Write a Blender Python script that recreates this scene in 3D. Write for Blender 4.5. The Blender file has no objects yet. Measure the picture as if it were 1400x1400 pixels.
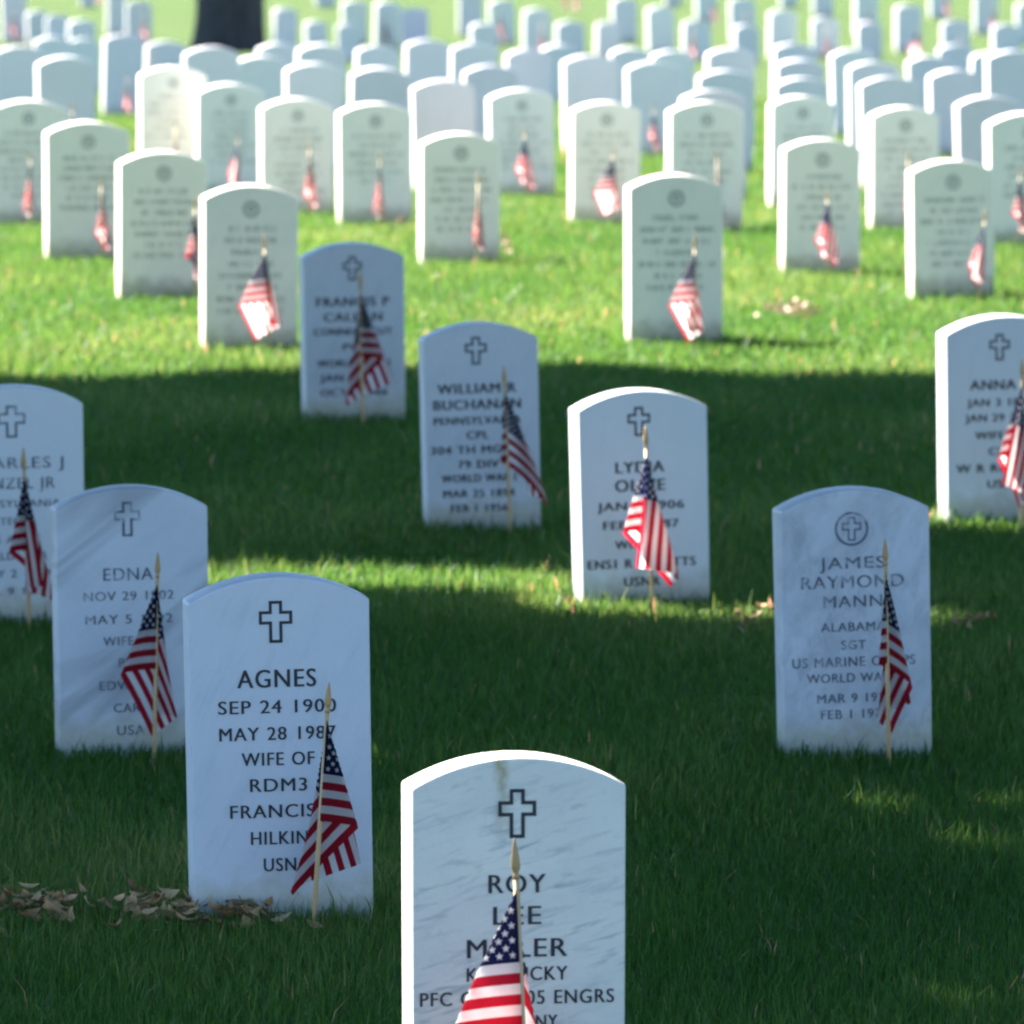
import bpy, bmesh, math, random
import numpy as np
from mathutils import Vector, Matrix

R = math.radians
scene = bpy.context.scene
COL = scene.collection
rng = np.random.default_rng(7)
random.seed(7)

# ------------------------------------------------------------------ camera, sky, sun, exposure
FPX = 12000.0                      # focal length in pixels of the 1400 px photograph
CAM_H = 2.08
PITCH = math.atan2(700 + 291, FPX)
cam_d = bpy.data.cameras.new('camera')
cam = bpy.data.objects.new('camera', cam_d)
COL.objects.link(cam)
scene.camera = cam
cam.location = (0, 0, CAM_H)
cam.rotation_euler = (math.pi / 2 - PITCH, 0, 0)
cam_d.sensor_width = 36
cam_d.lens = 36 * FPX / 1400
cam_d.clip_start = 0.5
cam_d.clip_end = 6000
cam_d.dof.use_dof = True
cam_d.dof.focus_distance = 15.2
cam_d.dof.aperture_fstop = 13.5

SUN_EL = R(45)
SUN_H = Vector((-0.8, 0.6, 0)).normalized()
SUN = Vector((SUN_H.x * math.cos(SUN_EL), SUN_H.y * math.cos(SUN_EL), math.sin(SUN_EL)))

world = bpy.data.worlds.new('World')
scene.world = world
world.use_nodes = True
wn = world.node_tree.nodes
wl = world.node_tree.links
wn.clear()
w_out = wn.new('ShaderNodeOutputWorld')
w_bg = wn.new('ShaderNodeBackground')
w_sky = wn.new('ShaderNodeTexSky')
w_sky.sky_type = 'NISHITA'
w_sky.sun_disc = False
w_sky.sun_elevation = SUN_EL
w_sky.sun_rotation = math.atan2(SUN_H.x, SUN_H.y)
w_sky.air_density = 1.0
w_sky.dust_density = 0.0
w_sky.ozone_density = 6.0
w_bg.inputs['Strength'].default_value = 0.05
wl.new(w_sky.outputs[0], w_bg.inputs['Color'])
wl.new(w_bg.outputs[0], w_out.inputs['Surface'])

sun_d = bpy.data.lights.new('sun', 'SUN')
sun_d.energy = 5.0
sun_d.angle = R(0.53)
sun_d.color = (1.0, 0.94, 0.84)
sun = bpy.data.objects.new('sun', sun_d)
COL.objects.link(sun)
sun.rotation_euler = SUN.to_track_quat('Z', 'Y').to_euler()
sun.location = (-20, 30, 30)

scene.view_settings.view_transform = 'Standard'
scene.view_settings.look = 'None'
scene.view_settings.exposure = 3.12
scene.view_settings.gamma = 1
scene.render.engine = 'CYCLES'
scene.cycles.use_denoising = True
scene.cycles.max_bounces = 8
scene.cycles.diffuse_bounces = 5
scene.cycles.glossy_bounces = 2
scene.cycles.transmission_bounces = 4
scene.cycles.caustics_reflective = False
scene.cycles.caustics_refractive = False
scene.cycles.filter_width = 2.2

# ------------------------------------------------------------------ terrain and pixel placement
_TD = np.array([-50, 0, 10, 20, 24, 28, 32, 36, 40, 44, 48, 56, 66, 75, 90, 113, 145, 170, 250, 600, 3000.])
_TZ = np.array([0, 0, 0, 0, 0.005, .035, .075, .075, .035, -.03, -.12, -.30, -.50, -.72, -1.05, -1.45, -1.87, -2.07, -2.5, -3.5, -8.])
_fd = np.arange(-50, 620, 0.5)
_fz = np.interp(_fd, _TD, _TZ)
_k = np.ones(9) / 9
_fz[8:-8] = np.convolve(_fz, _k, 'same')[8:-8]


def terrain(x, y):
    y = np.asarray(y, float)
    z = np.where(y < 610, np.interp(y, _fd, _fz), np.interp(y, _TD, _TZ))
    bump = 0.008 * np.sin(np.asarray(x) * 1.7 + y * 0.9) * np.sin(y * 1.3 - np.asarray(x) * 0.6)
    return z + bump


def ray(px, py):
    c = Vector(((px - 700) / FPX, -(py - 700) / FPX, -1.0))
    cp, sp = math.cos(math.pi / 2 - PITCH), math.sin(math.pi / 2 - PITCH)
    return Vector((c.x, cp * c.y - sp * c.z, sp * c.y + cp * c.z))


def at(px, py):
    """the point of the lawn seen at a pixel of the photograph"""
    d = ray(px, py)
    last = None
    t = 8.0
    while t < 400:
        x, y, z = d.x * t, d.y * t, CAM_H + d.z * t
        if z < float(terrain(x, y)):
            lo, hi = t - 0.4, t
            for _ in range(25):
                m = (lo + hi) / 2
                if CAM_H + d.z * m < float(terrain(d.x * m, d.y * m)):
                    hi = m
                else:
                    lo = m
            return Vector((d.x * hi, d.y * hi, CAM_H + d.z * hi))
        t += 0.4
    return Vector((d.x * 180, d.y * 180, float(terrain(0, 180))))


def at_dist(px, y):
    d = ray(px, 700)
    x = d.x / d.y * y
    return Vector((x, y, float(terrain(x, y))))


def pix(p):
    cp, sp = math.cos(PITCH), math.sin(PITCH)
    x, y, z = p.x, p.y, p.z - CAM_H
    dep = y * cp - z * sp
    up = y * sp + z * cp
    return 700 + FPX * x / dep, 700 - FPX * up / dep


# ------------------------------------------------------------------ helpers
def tag(o, label=None, cat=None, group=None, kind=None):
    if label: o['label'] = label
    if cat: o['category'] = cat
    if group: o['group'] = group
    if kind: o['kind'] = kind
    return o


def empty(name, loc, rot=(0, 0, 0)):
    o = bpy.data.objects.new(name, None)
    o.empty_display_size = 0.1
    COL.objects.link(o)
    o.location = loc
    o.rotation_euler = rot
    return o


def link(name, me, parent=None):
    o = bpy.data.objects.new(name, me)
    COL.objects.link(o)
    if parent: o.parent = parent
    return o


def np_mesh(name, verts, faces, mat=None, smooth=False):
    """faces: (n,k) int array of one size"""
    me = bpy.data.meshes.new(name)
    verts = np.asarray(verts, np.float32)
    faces = np.asarray(faces, np.int32)
    n, k = faces.shape
    me.vertices.add(len(verts))
    me.vertices.foreach_set('co', verts.ravel())
    me.loops.add(n * k)
    me.loops.foreach_set('vertex_index', faces.ravel())
    me.polygons.add(n)
    me.polygons.foreach_set('loop_start', np.arange(0, n * k, k, dtype=np.int32))
    me.polygons.foreach_set('loop_total', np.full(n, k, np.int32))
    if smooth: me.polygons.foreach_set('use_smooth', np.ones(n, bool))
    me.update(calc_edges=True)
    if mat: me.materials.append(mat)
    return me


def bm_mesh(name, bm, mat=None, smooth=False):
    me = bpy.data.meshes.new(name)
    bm.normal_update()
    bm.to_mesh(me)
    bm.free()
    if smooth:
        for p in me.polygons: p.use_smooth = True
    if mat: me.materials.append(mat)
    return me


class NT:
    """tiny node builder"""
    def __init__(s, name):
        s.m = bpy.data.materials.new(name)
        s.m.use_nodes = True
        s.t = s.m.node_tree
        s.t.nodes.clear()
        s.out = s.t.nodes.new('ShaderNodeOutputMaterial')

    def n(s, typ, **kw):
        nd = s.t.nodes.new(typ)
        for k, v in kw.items():
            if k.startswith('i_'):
                nd.inputs[k[2:].replace('_', ' ')].default_value = v
            else:
                setattr(nd, k, v)
        return nd

    def l(s, a, b):
        s.t.links.new(a, b)

    def val(s, a, sock):
        if hasattr(a, 'is_output'): s.l(a, sock)
        else: sock.default_value = a

    def math(s, op, a, b=0.0, c=0.0, clamp=False):
        nd = s.n('ShaderNodeMath', operation=op)
        nd.use_clamp = clamp
        s.val(a, nd.inputs[0]); s.val(b, nd.inputs[1]); s.val(c, nd.inputs[2])
        return nd.outputs[0]

    def mix(s, f, a, b):
        nd = s.n('ShaderNodeMix', data_type='RGBA')
        s.val(f, nd.inputs[0])
        for v, k in ((a, 6), (b, 7)):
            if hasattr(v, 'is_output'): s.l(v, nd.inputs[k])
            else: nd.inputs[k].default_value = (*v, 1)
        return nd.outputs[2]

    def ramp(s, f, stops):
        nd = s.n('ShaderNodeValToRGB')
        e = nd.color_ramp.elements
        while len(e) < len(stops): e.new(0.5)
        for i, (p, c) in enumerate(stops):
            e[i].position = p
            e[i].color = (*c, 1) if len(c) == 3 else c
        s.l(f, nd.inputs[0])
        return nd.outputs[0]

    def noise(s, vec, scale, detail=4, rough=0.55, dist=0.0):
        nd = s.n('ShaderNodeTexNoise')
        nd.inputs['Scale'].default_value = scale
        nd.inputs['Detail'].default_value = detail
        nd.inputs['Roughness'].default_value = rough
        nd.inputs['Distortion'].default_value = dist
        s.l(vec, nd.inputs['Vector'])
        return nd.outputs[0]

    def mapping(s, vec, loc=(0, 0, 0), rot=(0, 0, 0), scale=(1, 1, 1)):
        if any(rot):                                  # turn first, then stretch along the turned axes
            tn = s.n('ShaderNodeMapping')
            tn.inputs['Rotation'].default_value = rot
            s.l(vec, tn.inputs['Vector'])
            vec = tn.outputs[0]
        nd = s.n('ShaderNodeMapping')
        nd.inputs['Location'].default_value = loc
        nd.inputs['Scale'].default_value = scale
        s.l(vec, nd.inputs['Vector'])
        return nd.outputs[0]


def plain(name, col, rough=0.6, metal=0.0, var=0.12, scale=30):
    m = NT(name)
    tc = m.n('ShaderNodeTexCoord')
    f = m.noise(tc.outputs['Object'], scale, 5)
    c = m.mix(f, tuple(v * (1 - var) for v in col), tuple(min(1, v * (1 + var)) for v in col))
    b = m.n('ShaderNodeBsdfPrincipled')
    m.l(c, b.inputs['Base Color'])
    b.inputs['Roughness'].default_value = rough
    b.inputs['Metallic'].default_value = metal
    m.l(b.outputs[0], m.out.inputs[0])
    return m.m


# ------------------------------------------------------------------ materials
def marble(name, base=(0.74, 0.75, 0.74), vein=(0.40, 0.43, 0.47), amount=0.5, angle=20, scale=9.0, stretch=7.0,
           blotch=0.3, seed=0.0, stain=False, per_object=False, band=0.0, thr=0.54):
    m = NT(name)
    tc = m.n('ShaderNodeTexCoord')
    vec = tc.outputs['Object']
    if per_object:
        oi = m.n('ShaderNodeObjectInfo')
        sc = m.n('ShaderNodeVectorMath', operation='SCALE')
        cx = m.n('ShaderNodeCombineXYZ')
        m.l(oi.outputs['Random'], cx.inputs[0]); m.l(oi.outputs['Random'], cx.inputs[2])
        m.l(cx.outputs[0], sc.inputs[0]); sc.inputs['Scale'].default_value = 40.0
        ad = m.n('ShaderNodeVectorMath', operation='ADD')
        m.l(vec, ad.inputs[0]); m.l(sc.outputs[0], ad.inputs[1])
        vec = ad.outputs[0]
    v1 = m.mapping(vec, (seed, seed * 1.7, seed * 0.6), (0, R(angle), 0), (1, 1, stretch))
    n1 = m.noise(v1, scale, 7, 0.62, 0.6)
    streak = m.ramp(n1, [(thr, (0, 0, 0)), (thr + 0.18, (1, 1, 1))])
    v2 = m.mapping(vec, (seed * 2.1, 3, seed), (0, R(angle * 0.6), 0), (1, 1, 2.2))
    n2 = m.noise(v2, 6.0, 5, 0.6, 0.4)
    cloud = m.ramp(n2, [(0.35, (0, 0, 0)), (0.7, (1, 1, 1))])
    patch = m.ramp(m.noise(vec, 7.0, 3, 0.6), [(0.36, (0.12, 0.12, 0.12)), (0.62, (1, 1, 1))])
    f1 = m.math('MULTIPLY', m.math('MULTIPLY', streak, patch), amount)
    f2 = m.math('MULTIPLY', cloud, blotch)
    c = m.mix(f2, base, tuple(b * 0.42 + v * 0.58 for b, v in zip(base, vein)))
    c = m.mix(f1, c, vein)
    if band:
        v3 = m.mapping(vec, (seed, 0, seed), (0, R(36), 0), (0.6, 0.6, 4.5))
        n3 = m.noise(v3, 2.3, 3, 0.5, 0.5)
        bd = m.ramp(n3, [(0.48, (0, 0, 0)), (0.60, (1, 1, 1))])
        c = m.mix(m.math('MULTIPLY', bd, band), c, tuple(v * 0.62 for v in vein))
    # fine grain and weathering specks
    n5 = m.noise(vec, 55, 4, 0.7)
    pit = m.ramp(n5, [(0.60, (0, 0, 0)), (0.70, (1, 1, 1))])
    c = m.mix(m.math('MULTIPLY', pit, 0.16 + 0.12 * blotch), c, vein)
    n4 = m.noise(vec, 130, 3, 0.6)
    sp = m.ramp(n4, [(0.62, (0, 0, 0)), (0.74, (1, 1, 1))])
    c = m.mix(m.math('MULTIPLY', sp, 0.10), c, (0.30, 0.31, 0.30))
    if per_object:
        oi2 = m.n('ShaderNodeObjectInfo')
        c = m.mix(m.math('MULTIPLY', oi2.outputs['Random'], 0.55), c, (0.66, 0.66, 0.60))
    if stain:
        sx = m.n('ShaderNodeSeparateXYZ')
        m.l(tc.outputs['Object'], sx.inputs[0])
        wob = m.noise(tc.outputs['Object'], 40, 4)
        dx = m.math('ABSOLUTE', m.math('SUBTRACT', m.math('ADD', sx.outputs[0], m.math('MULTIPLY', wob, 0.03)), -0.012))
        fx = m.math('SUBTRACT', 1.0, m.math('DIVIDE', dx, 0.014), clamp=True)
        fz = m.math('MULTIPLY', m.math('SUBTRACT', sx.outputs[2], 0.485), 9.0, clamp=True)
        c = m.mix(m.math('MULTIPLY', m.math('MULTIPLY', fx, fz), 0.8), c, (0.26, 0.23, 0.10))
    # grass juice and soil splash above the ground line
    sz = m.n('ShaderNodeSeparateXYZ')
    m.l(tc.outputs['Object'], sz.inputs[0])
    nz = m.noise(vec, 22, 4)
    low = m.math('SUBTRACT', 1.0, m.math('DIVIDE', m.math('ADD', sz.outputs[2], m.math('MULTIPLY', nz, -0.10)), 0.055), clamp=True)
    c = m.mix(m.math('MULTIPLY', low, 0.6), c, (0.26, 0.24, 0.13))
    b = m.n('ShaderNodeBsdfPrincipled')
    m.l(c, b.inputs['Base Color'])
    b.inputs['Roughness'].default_value = 0.55
    b.inputs['Specular IOR Level'].default_value = 0.35
    bp = m.n('ShaderNodeBump')
    bp.inputs['Strength'].default_value = 0.25
    bp.inputs['Distance'].default_value = 0.002
    m.l(n4, bp.inputs['Height'])
    m.l(bp.outputs[0], b.inputs['Normal'])
    m.l(b.outputs[0], m.out.inputs[0])
    return m.m


def worn_ink(name, dark, bare, edge):
    """paint in the cut letters, flaked off in places"""
    m = NT(name)
    tc = m.n('ShaderNodeTexCoord')
    f = m.noise(tc.outputs['Object'], 48, 5, 0.65)
    g = m.noise(tc.outputs['Object'], 9, 2, 0.5)
    k = m.math('ADD', m.math('MULTIPLY', f, 0.6), m.math('MULTIPLY', g, 0.4))
    c = m.mix(m.ramp(k, [(edge - 0.10, (0, 0, 0)), (edge + 0.06, (1, 1, 1))]), dark, bare)
    b = m.n('ShaderNodeBsdfPrincipled')
    m.l(c, b.inputs['Base Color'])
    b.inputs['Roughness'].default_value = 0.75
    m.l(b.outputs[0], m.out.inputs[0])
    return m.m


MARBLE = {  # cool dim bases hold the tree shade, the pale warm one holds sunlight
    'nearest': marble('marble_streaked', (0.63, 0.62, 0.56), (0.26, 0.31, 0.33), 0.9, 16, 13, 6, 0.4, 1.3, stain=True, thr=0.51),
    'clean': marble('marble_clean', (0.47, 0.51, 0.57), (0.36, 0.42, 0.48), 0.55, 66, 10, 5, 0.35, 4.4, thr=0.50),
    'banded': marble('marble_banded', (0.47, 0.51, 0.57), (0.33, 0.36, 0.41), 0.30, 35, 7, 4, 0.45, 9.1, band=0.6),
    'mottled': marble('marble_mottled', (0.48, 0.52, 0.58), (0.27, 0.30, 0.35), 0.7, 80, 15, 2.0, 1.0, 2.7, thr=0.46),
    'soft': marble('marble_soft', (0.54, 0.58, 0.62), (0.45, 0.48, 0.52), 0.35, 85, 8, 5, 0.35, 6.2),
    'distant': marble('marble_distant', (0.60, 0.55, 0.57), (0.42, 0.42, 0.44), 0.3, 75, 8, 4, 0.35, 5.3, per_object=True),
    'weathered_sunlit': marble('marble_weathered_sunlit', (0.86, 0.77, 0.67), (0.50, 0.51, 0.49), 0.3, 75, 8, 4, 0.35, 3.3, per_object=True),  # sunlit copy: the sun's warmth and brightness set into the base colour
}
INK = worn_ink('lettering_black', (0.018, 0.021, 0.028), (0.20, 0.23, 0.27), 0.74)
INK_GREY = worn_ink('lettering_grey', (0.085, 0.10, 0.13), (0.36, 0.40, 0.45), 0.60)
INK_FAINT = plain('lettering_faint', (0.30, 0.33, 0.36), 0.75)
INK_FAR = plain('lettering_worn', (0.34, 0.34, 0.31), 0.8)
WOOD = plain('dowel_wood', (0.48, 0.33, 0.17), 0.55, 0, 0.2, 60)
GOLD = plain('finial_wood', (0.36, 0.23, 0.09), 0.5, 0.0, 0.2, 80)


def flag_material():
    m = NT('flag_cloth')
    uv = m.n('ShaderNodeUVMap')
    sx = m.n('ShaderNodeSeparateXYZ')
    m.l(uv.outputs[0], sx.inputs[0])
    u, v = sx.outputs[0], sx.outputs[1]              # u along the fly, v from bottom (0) to top (1)
    row = m.math('FLOOR', m.math('MULTIPLY', v, 12.999))
    odd = m.math('MODULO', row, 2.0)                 # 0 = red, 1 = white
    c = m.mix(odd, (0.33, 0.010, 0.024), (0.66, 0.65, 0.65))
    inu = m.math('LESS_THAN', u, 0.40)
    inv = m.math('GREATER_THAN', v, 6 / 13)
    canton = m.math('MULTIPLY', inu, inv)
    cu = m.math('DIVIDE', u, 0.40)
    cv = m.math('DIVIDE', m.math('SUBTRACT', v, 6 / 13), 7 / 13)

    def stars(nu, nv, ou, ov):
        a = m.math('SUBTRACT', m.math('FRACT', m.math('ADD', m.math('MULTIPLY', cu, nu), ou)), 0.5)
        b = m.math('SUBTRACT', m.math('FRACT', m.math('ADD', m.math('MULTIPLY', cv, nv), ov)), 0.5)
        a = m.math('MULTIPLY', a, 0.122 / nu * 100)    # centimetres on the cloth
        b = m.math('MULTIPLY', b, 0.109 / nv * 100)
        r = m.math('SQRT', m.math('ADD', m.math('MULTIPLY', a, a), m.math('MULTIPLY', b, b)))
        th = m.math('ARCTAN2', a, b)
        k = 2 * math.pi / 5
        fold = m.math('ABSOLUTE', m.math('SUBTRACT', m.math('FLOORED_MODULO', m.math('ADD', th, k / 2), k), k / 2))
        x = m.math('MULTIPLY', r, m.math('COSINE', fold))
        y = m.math('MULTIPLY', r, m.math('SINE', fold))
        RO, ri = 0.62, 0.27
        ex, ey = ri * math.cos(k / 2) - RO, ri * math.sin(k / 2)
        side = m.math('SUBTRACT', m.math('MULTIPLY', m.math('SUBTRACT', x, RO), ey), m.math('MULTIPLY', y, ex))
        return m.math('LESS_THAN', side, 0.0)
    # six and five to a row: two interleaved lattices
    s1 = stars(6, 5, 0.0, 0.0)
    s2 = stars(6, 5, 0.5, 0.5)
    e = m.math('MULTIPLY', m.math('LESS_THAN', m.math('ABSOLUTE', m.math('SUBTRACT', cu, 0.5)), 0.42),
               m.math('LESS_THAN', m.math('ABSOLUTE', m.math('SUBTRACT', cv, 0.5)), 0.40))
    st = m.math('MAXIMUM', s1, m.math('MULTIPLY', s2, e))
    cc = m.mix(st, (0.010, 0.014, 0.058), (0.66, 0.65, 0.65))
    c = m.mix(canton, c, cc)
    tc = m.n('ShaderNodeTexCoord')
    d = m.n('ShaderNodeBsdfPrincipled')
    d.inputs['Roughness'].default_value = 0.75
    d.inputs['Specular IOR Level'].default_value = 0.2
    m.l(c, d.inputs['Base Color'])
    t = m.n('ShaderNodeBsdfTranslucent')
    m.l(c, t.inputs['Color'])
    mx = m.n('ShaderNodeMixShader')
    mx.inputs[0].default_value = 0.74
    m.l(d.outputs[0], mx.inputs[1]); m.l(t.outputs[0], mx.inputs[2])
    m.l(mx.outputs[0], m.out.inputs[0])
    return m.m


FLAG = flag_material()


def grass_material():
    m = NT('grass_blades')
    at_ = m.n('ShaderNodeAttribute', attribute_name='tint')
    c = m.ramp(at_.outputs['Fac'], [(0.0, (0.0105, 0.063, 0.0045)), (0.45, (0.019, 0.089, 0.007)),
                                   (0.82, (0.052, 0.135, 0.018)), (0.93, (0.14, 0.17, 0.045)), (1.0, (0.26, 0.21, 0.09))])
    d = m.n('ShaderNodeBsdfPrincipled')
    d.inputs['Roughness'].default_value = 0.5
    d.inputs['Specular IOR Level'].default_value = 0.22
    m.l(c, d.inputs['Base Color'])
    t = m.n('ShaderNodeBsdfTranslucent')
    hs = m.n('ShaderNodeMix', data_type='RGBA', blend_type='MULTIPLY')
    hs.inputs[0].default_value = 1
    m.l(c, hs.inputs[6]); hs.inputs[7].default_value = (5.4, 2.3, 4.6, 1)
    m.l(hs.outputs[2], t.inputs['Color'])
    mx = m.n('ShaderNodeMixShader')
    mx.inputs[0].default_value = 0.42
    m.l(d.outputs[0], mx.inputs[1]); m.l(t.outputs[0], mx.inputs[2])
    m.l(mx.outputs[0], m.out.inputs[0])
    return m.m


def ground_material():
    m = NT('lawn_ground')
    tc = m.n('ShaderNodeTexCoord')
    v = tc.outputs['Object']
    a = m.noise(v, 0.45, 4)
    b = m.noise(m.mapping(v, (4, 2, 0), (0, 0, 0), (1, 1, 1)), 7, 6, 0.65)
    g = m.noise(v, 45, 4, 0.7)
    c = m.ramp(b, [(0.3, (0.026, 0.054, 0.009)), (0.55, (0.043, 0.076, 0.015)), (0.75, (0.066, 0.10, 0.026))])
    c = m.mix(m.ramp(g, [(0.4, (0, 0, 0)), (0.7, (0.6, 0.6, 0.6))]), c, (0.052, 0.082, 0.017))
    c = m.mix(m.ramp(a, [(0.52, (0, 0, 0)), (0.72, (0.5, 0.5, 0.5))]), c, (0.072, 0.092, 0.026))
    d = m.n('ShaderNodeBsdfPrincipled')
    d.inputs['Roughness'].default_value = 0.9
    d.inputs['Specular IOR Level'].default_value = 0.1
    m.l(c, d.inputs['Base Color'])
    bp = m.n('ShaderNodeBump')
    bp.inputs['Strength'].default_value = 0.8
    bp.inputs['Distance'].default_value = 0.04
    m.l(g, bp.inputs['Height'])
    m.l(bp.outputs[0], d.inputs['Normal'])
    m.l(d.outputs[0], m.out.inputs[0])
    return m.m


def leaf_material(name, dark, light, trans=0.35):
    m = NT(name)
    at_ = m.n('ShaderNodeAttribute', attribute_name='tint')
    c = m.mix(at_.outputs['Fac'], dark, light)
    d = m.n('ShaderNodeBsdfPrincipled')
    d.inputs['Roughness'].default_value = 0.55
    m.l(c, d.inputs['Base Color'])
    t = m.n('ShaderNodeBsdfTranslucent')
    m.l(c, t.inputs['Color'])
    mx = m.n('ShaderNodeMixShader')
    mx.inputs[0].default_value = trans
    m.l(d.outputs[0], mx.inputs[1]); m.l(t.outputs[0], mx.inputs[2])
    m.l(mx.outputs[0], m.out.inputs[0])
    return m.m


def bark_material():
    m = NT('bark')
    tc = m.n('ShaderNodeTexCoord')
    v = m.mapping(tc.outputs['Object'], (0, 0, 0), (0, 0, 0), (1, 1, 0.18))
    f = m.noise(v, 14, 7, 0.65, 0.4)
    c = m.ramp(f, [(0.35, (0.016, 0.015, 0.014)), (0.6, (0.05, 0.046, 0.042)), (0.75, (0.09, 0.083, 0.075))])
    b = m.n('ShaderNodeBsdfPrincipled')
    b.inputs['Roughness'].default_value = 0.9
    m.l(c, b.inputs['Base Color'])
    bp = m.n('ShaderNodeBump')
    bp.inputs['Strength'].default_value = 1.0
    bp.inputs['Distance'].default_value = 0.05
    m.l(f, bp.inputs['Height'])
    m.l(bp.outputs[0], b.inputs['Normal'])
    m.l(b.outputs[0], m.out.inputs[0])
    return m.m


def set_tint(me, per_vert):
    a = me.attributes.new('tint', 'FLOAT', 'POINT')
    a.data.foreach_set('value', np.asarray(per_vert, np.float32))


# ------------------------------------------------------------------ ground: one sheet to the horizon
ys = np.concatenate([np.arange(-30, 8, 4.), np.arange(8, 80, 0.4), np.arange(80, 200, 1.5), np.geomspace(200, 3000, 26)])
xs = np.concatenate([-np.geomspace(2500, 14, 14), np.arange(-12, 12.01, 0.5), np.geomspace(14, 2500, 14)])
GX, GY = np.meshgrid(xs, ys)
GZ = terrain(GX, GY)
nx, ny = len(xs), len(ys)
ii = (np.arange(ny - 1)[:, None] * nx + np.arange(nx - 1)[None, :]).ravel()
gf = np.stack([ii, ii + 1, ii + 1 + nx, ii + nx], 1)
ground = link('ground', np_mesh('ground', np.stack([GX.ravel(), GY.ravel(), GZ.ravel()], 1), gf, ground_material(), True))
tag(ground, 'grassy cemetery ground rolling gently away up to the tree', kind='structure')

# ------------------------------------------------------------------ trees
LEAF = leaf_material('tree_leaves', (0.030, 0.075, 0.012), (0.085, 0.150, 0.030), 0.3)
BARK = bark_material()


def tube(bm, pts, radii, seg=12, wob=0.0):
    rings = []
    for i, p in enumerate(pts):
        p = Vector(p)
        a = Vector(pts[max(i - 1, 0)]); b = Vector(pts[min(i + 1, len(pts) - 1)])
        q = (b - a).to_track_quat('Z', 'Y')
        ring = []
        for k in range(seg):
            th = 2 * math.pi * k / seg
            rr = radii[i] * (1 + wob * math.sin(3 * th + i * 0.3) + wob * 0.6 * math.sin(7 * th - i * 0.2))
            ring.append(bm.verts.new(p + q @ Vector((rr * math.cos(th), rr * math.sin(th), 0))))
        rings.append(ring)
    for r0, r1 in zip(rings, rings[1:]):
        for k in range(seg):
            bm.faces.new((r0[k], r0[(k + 1) % seg], r1[(k + 1) % seg], r1[k]))
    bm.faces.new(list(reversed(rings[0])))
    bm.faces.new(rings[-1])


def leaf_cloud(pts, size, seed):
    r = np.random.default_rng(seed)
    n = len(pts)
    a = r.normal(size=(n, 3)); a /= np.linalg.norm(a, axis=1, keepdims=True)
    b = r.normal(size=(n, 3)); b -= a * (a * b).sum(1, keepdims=True); b /= np.linalg.norm(b, axis=1, keepdims=True)
    s = size * r.uniform(0.7, 1.3, (n, 1))
    v = np.stack([pts - a * s, pts + b * s * 0.55, pts + a * s, pts - b * s * 0.55], 1).reshape(-1, 3)
    f = np.arange(4 * n).reshape(-1, 4)
    return v, f, np.repeat(r.uniform(0, 1, n), 4)


def make_tree(name, base, trunk_r, crown_c, crown_r, n_leaf, leaf_size, seed, label, keep=None, clumps=60, fork=3.4):
    r = np.random.default_rng(seed)
    root = empty(name, base)
    bm = bmesh.new()
    top = Vector(crown_c) - Vector(base)
    zs = [-0.3, 0.0, 0.12, 0.35, 0.8, 1.6, 2.6, fork]
    fl = [1.28, 1.2, 1.13, 1.06, 1.02, 0.99, 0.96, 0.93]
    tube(bm, [(0.03 * math.sin(z), 0.02 * z, z) for z in zs], [trunk_r * k for k in fl], 28, 0.035)
    s0 = Vector((0.03 * math.sin(fork), 0.02 * fork, fork - 0.3))
    for k in range(7):
        th = 2 * math.pi * k / 7 + r.uniform(-.3, .3)
        rad = r.uniform(0.45, 0.75)
        e = top + Vector((crown_r[0] * rad * math.cos(th), crown_r[1] * rad * math.sin(th), r.uniform(-.35, .5) * crown_r[2]))
        mid = s0.lerp(e, 0.45) + Vector((0, 0, 0.6))
        tube(bm, [s0, s0.lerp(mid, .5) + Vector((0, 0, .25)), mid, e], [trunk_r * .6, trunk_r * .45, trunk_r * .32, trunk_r * .08], 10, 0.03)
    tr = link('trunk', bm_mesh('trunk', bm, BARK, True), root)
    # crown: leaf clumps through an uneven volume
    cc = r.normal(size=(clumps, 3)); cc /= np.linalg.norm(cc, axis=1, keepdims=True)
    cc *= r.uniform(0.25, 1.0, (clumps, 1)) ** 0.6
    which = r.integers(0, clumps, n_leaf)
    p = cc[which] + r.normal(size=(n_leaf, 3)) * np.array([0.13, 0.13, 0.16])
    p = p * np.array(crown_r) + np.array(crown_c)
    if keep is not None: p = p[keep(p)]
    v, f, t = leaf_cloud(p - np.array(base), leaf_size, seed + 1)
    me = np_mesh('crown', v, f, LEAF)
    set_tint(me, t)
    cr = link('crown', me, root)
    tag(root, label, 'tree')
    return root


SUNV = np.array(SUN)
# openings in the shading canopy: where the photograph shows sun reaching the stones and the lawn (point, radius)
LIT = []


def lit_ground(px, py, r): p = at(px, py); LIT.append((np.array(p), r))


def lit_at(px, d, z, r): p = at_dist(px, d); LIT.append((np.array([p.x, p.y, p.z + z]), r))


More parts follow.
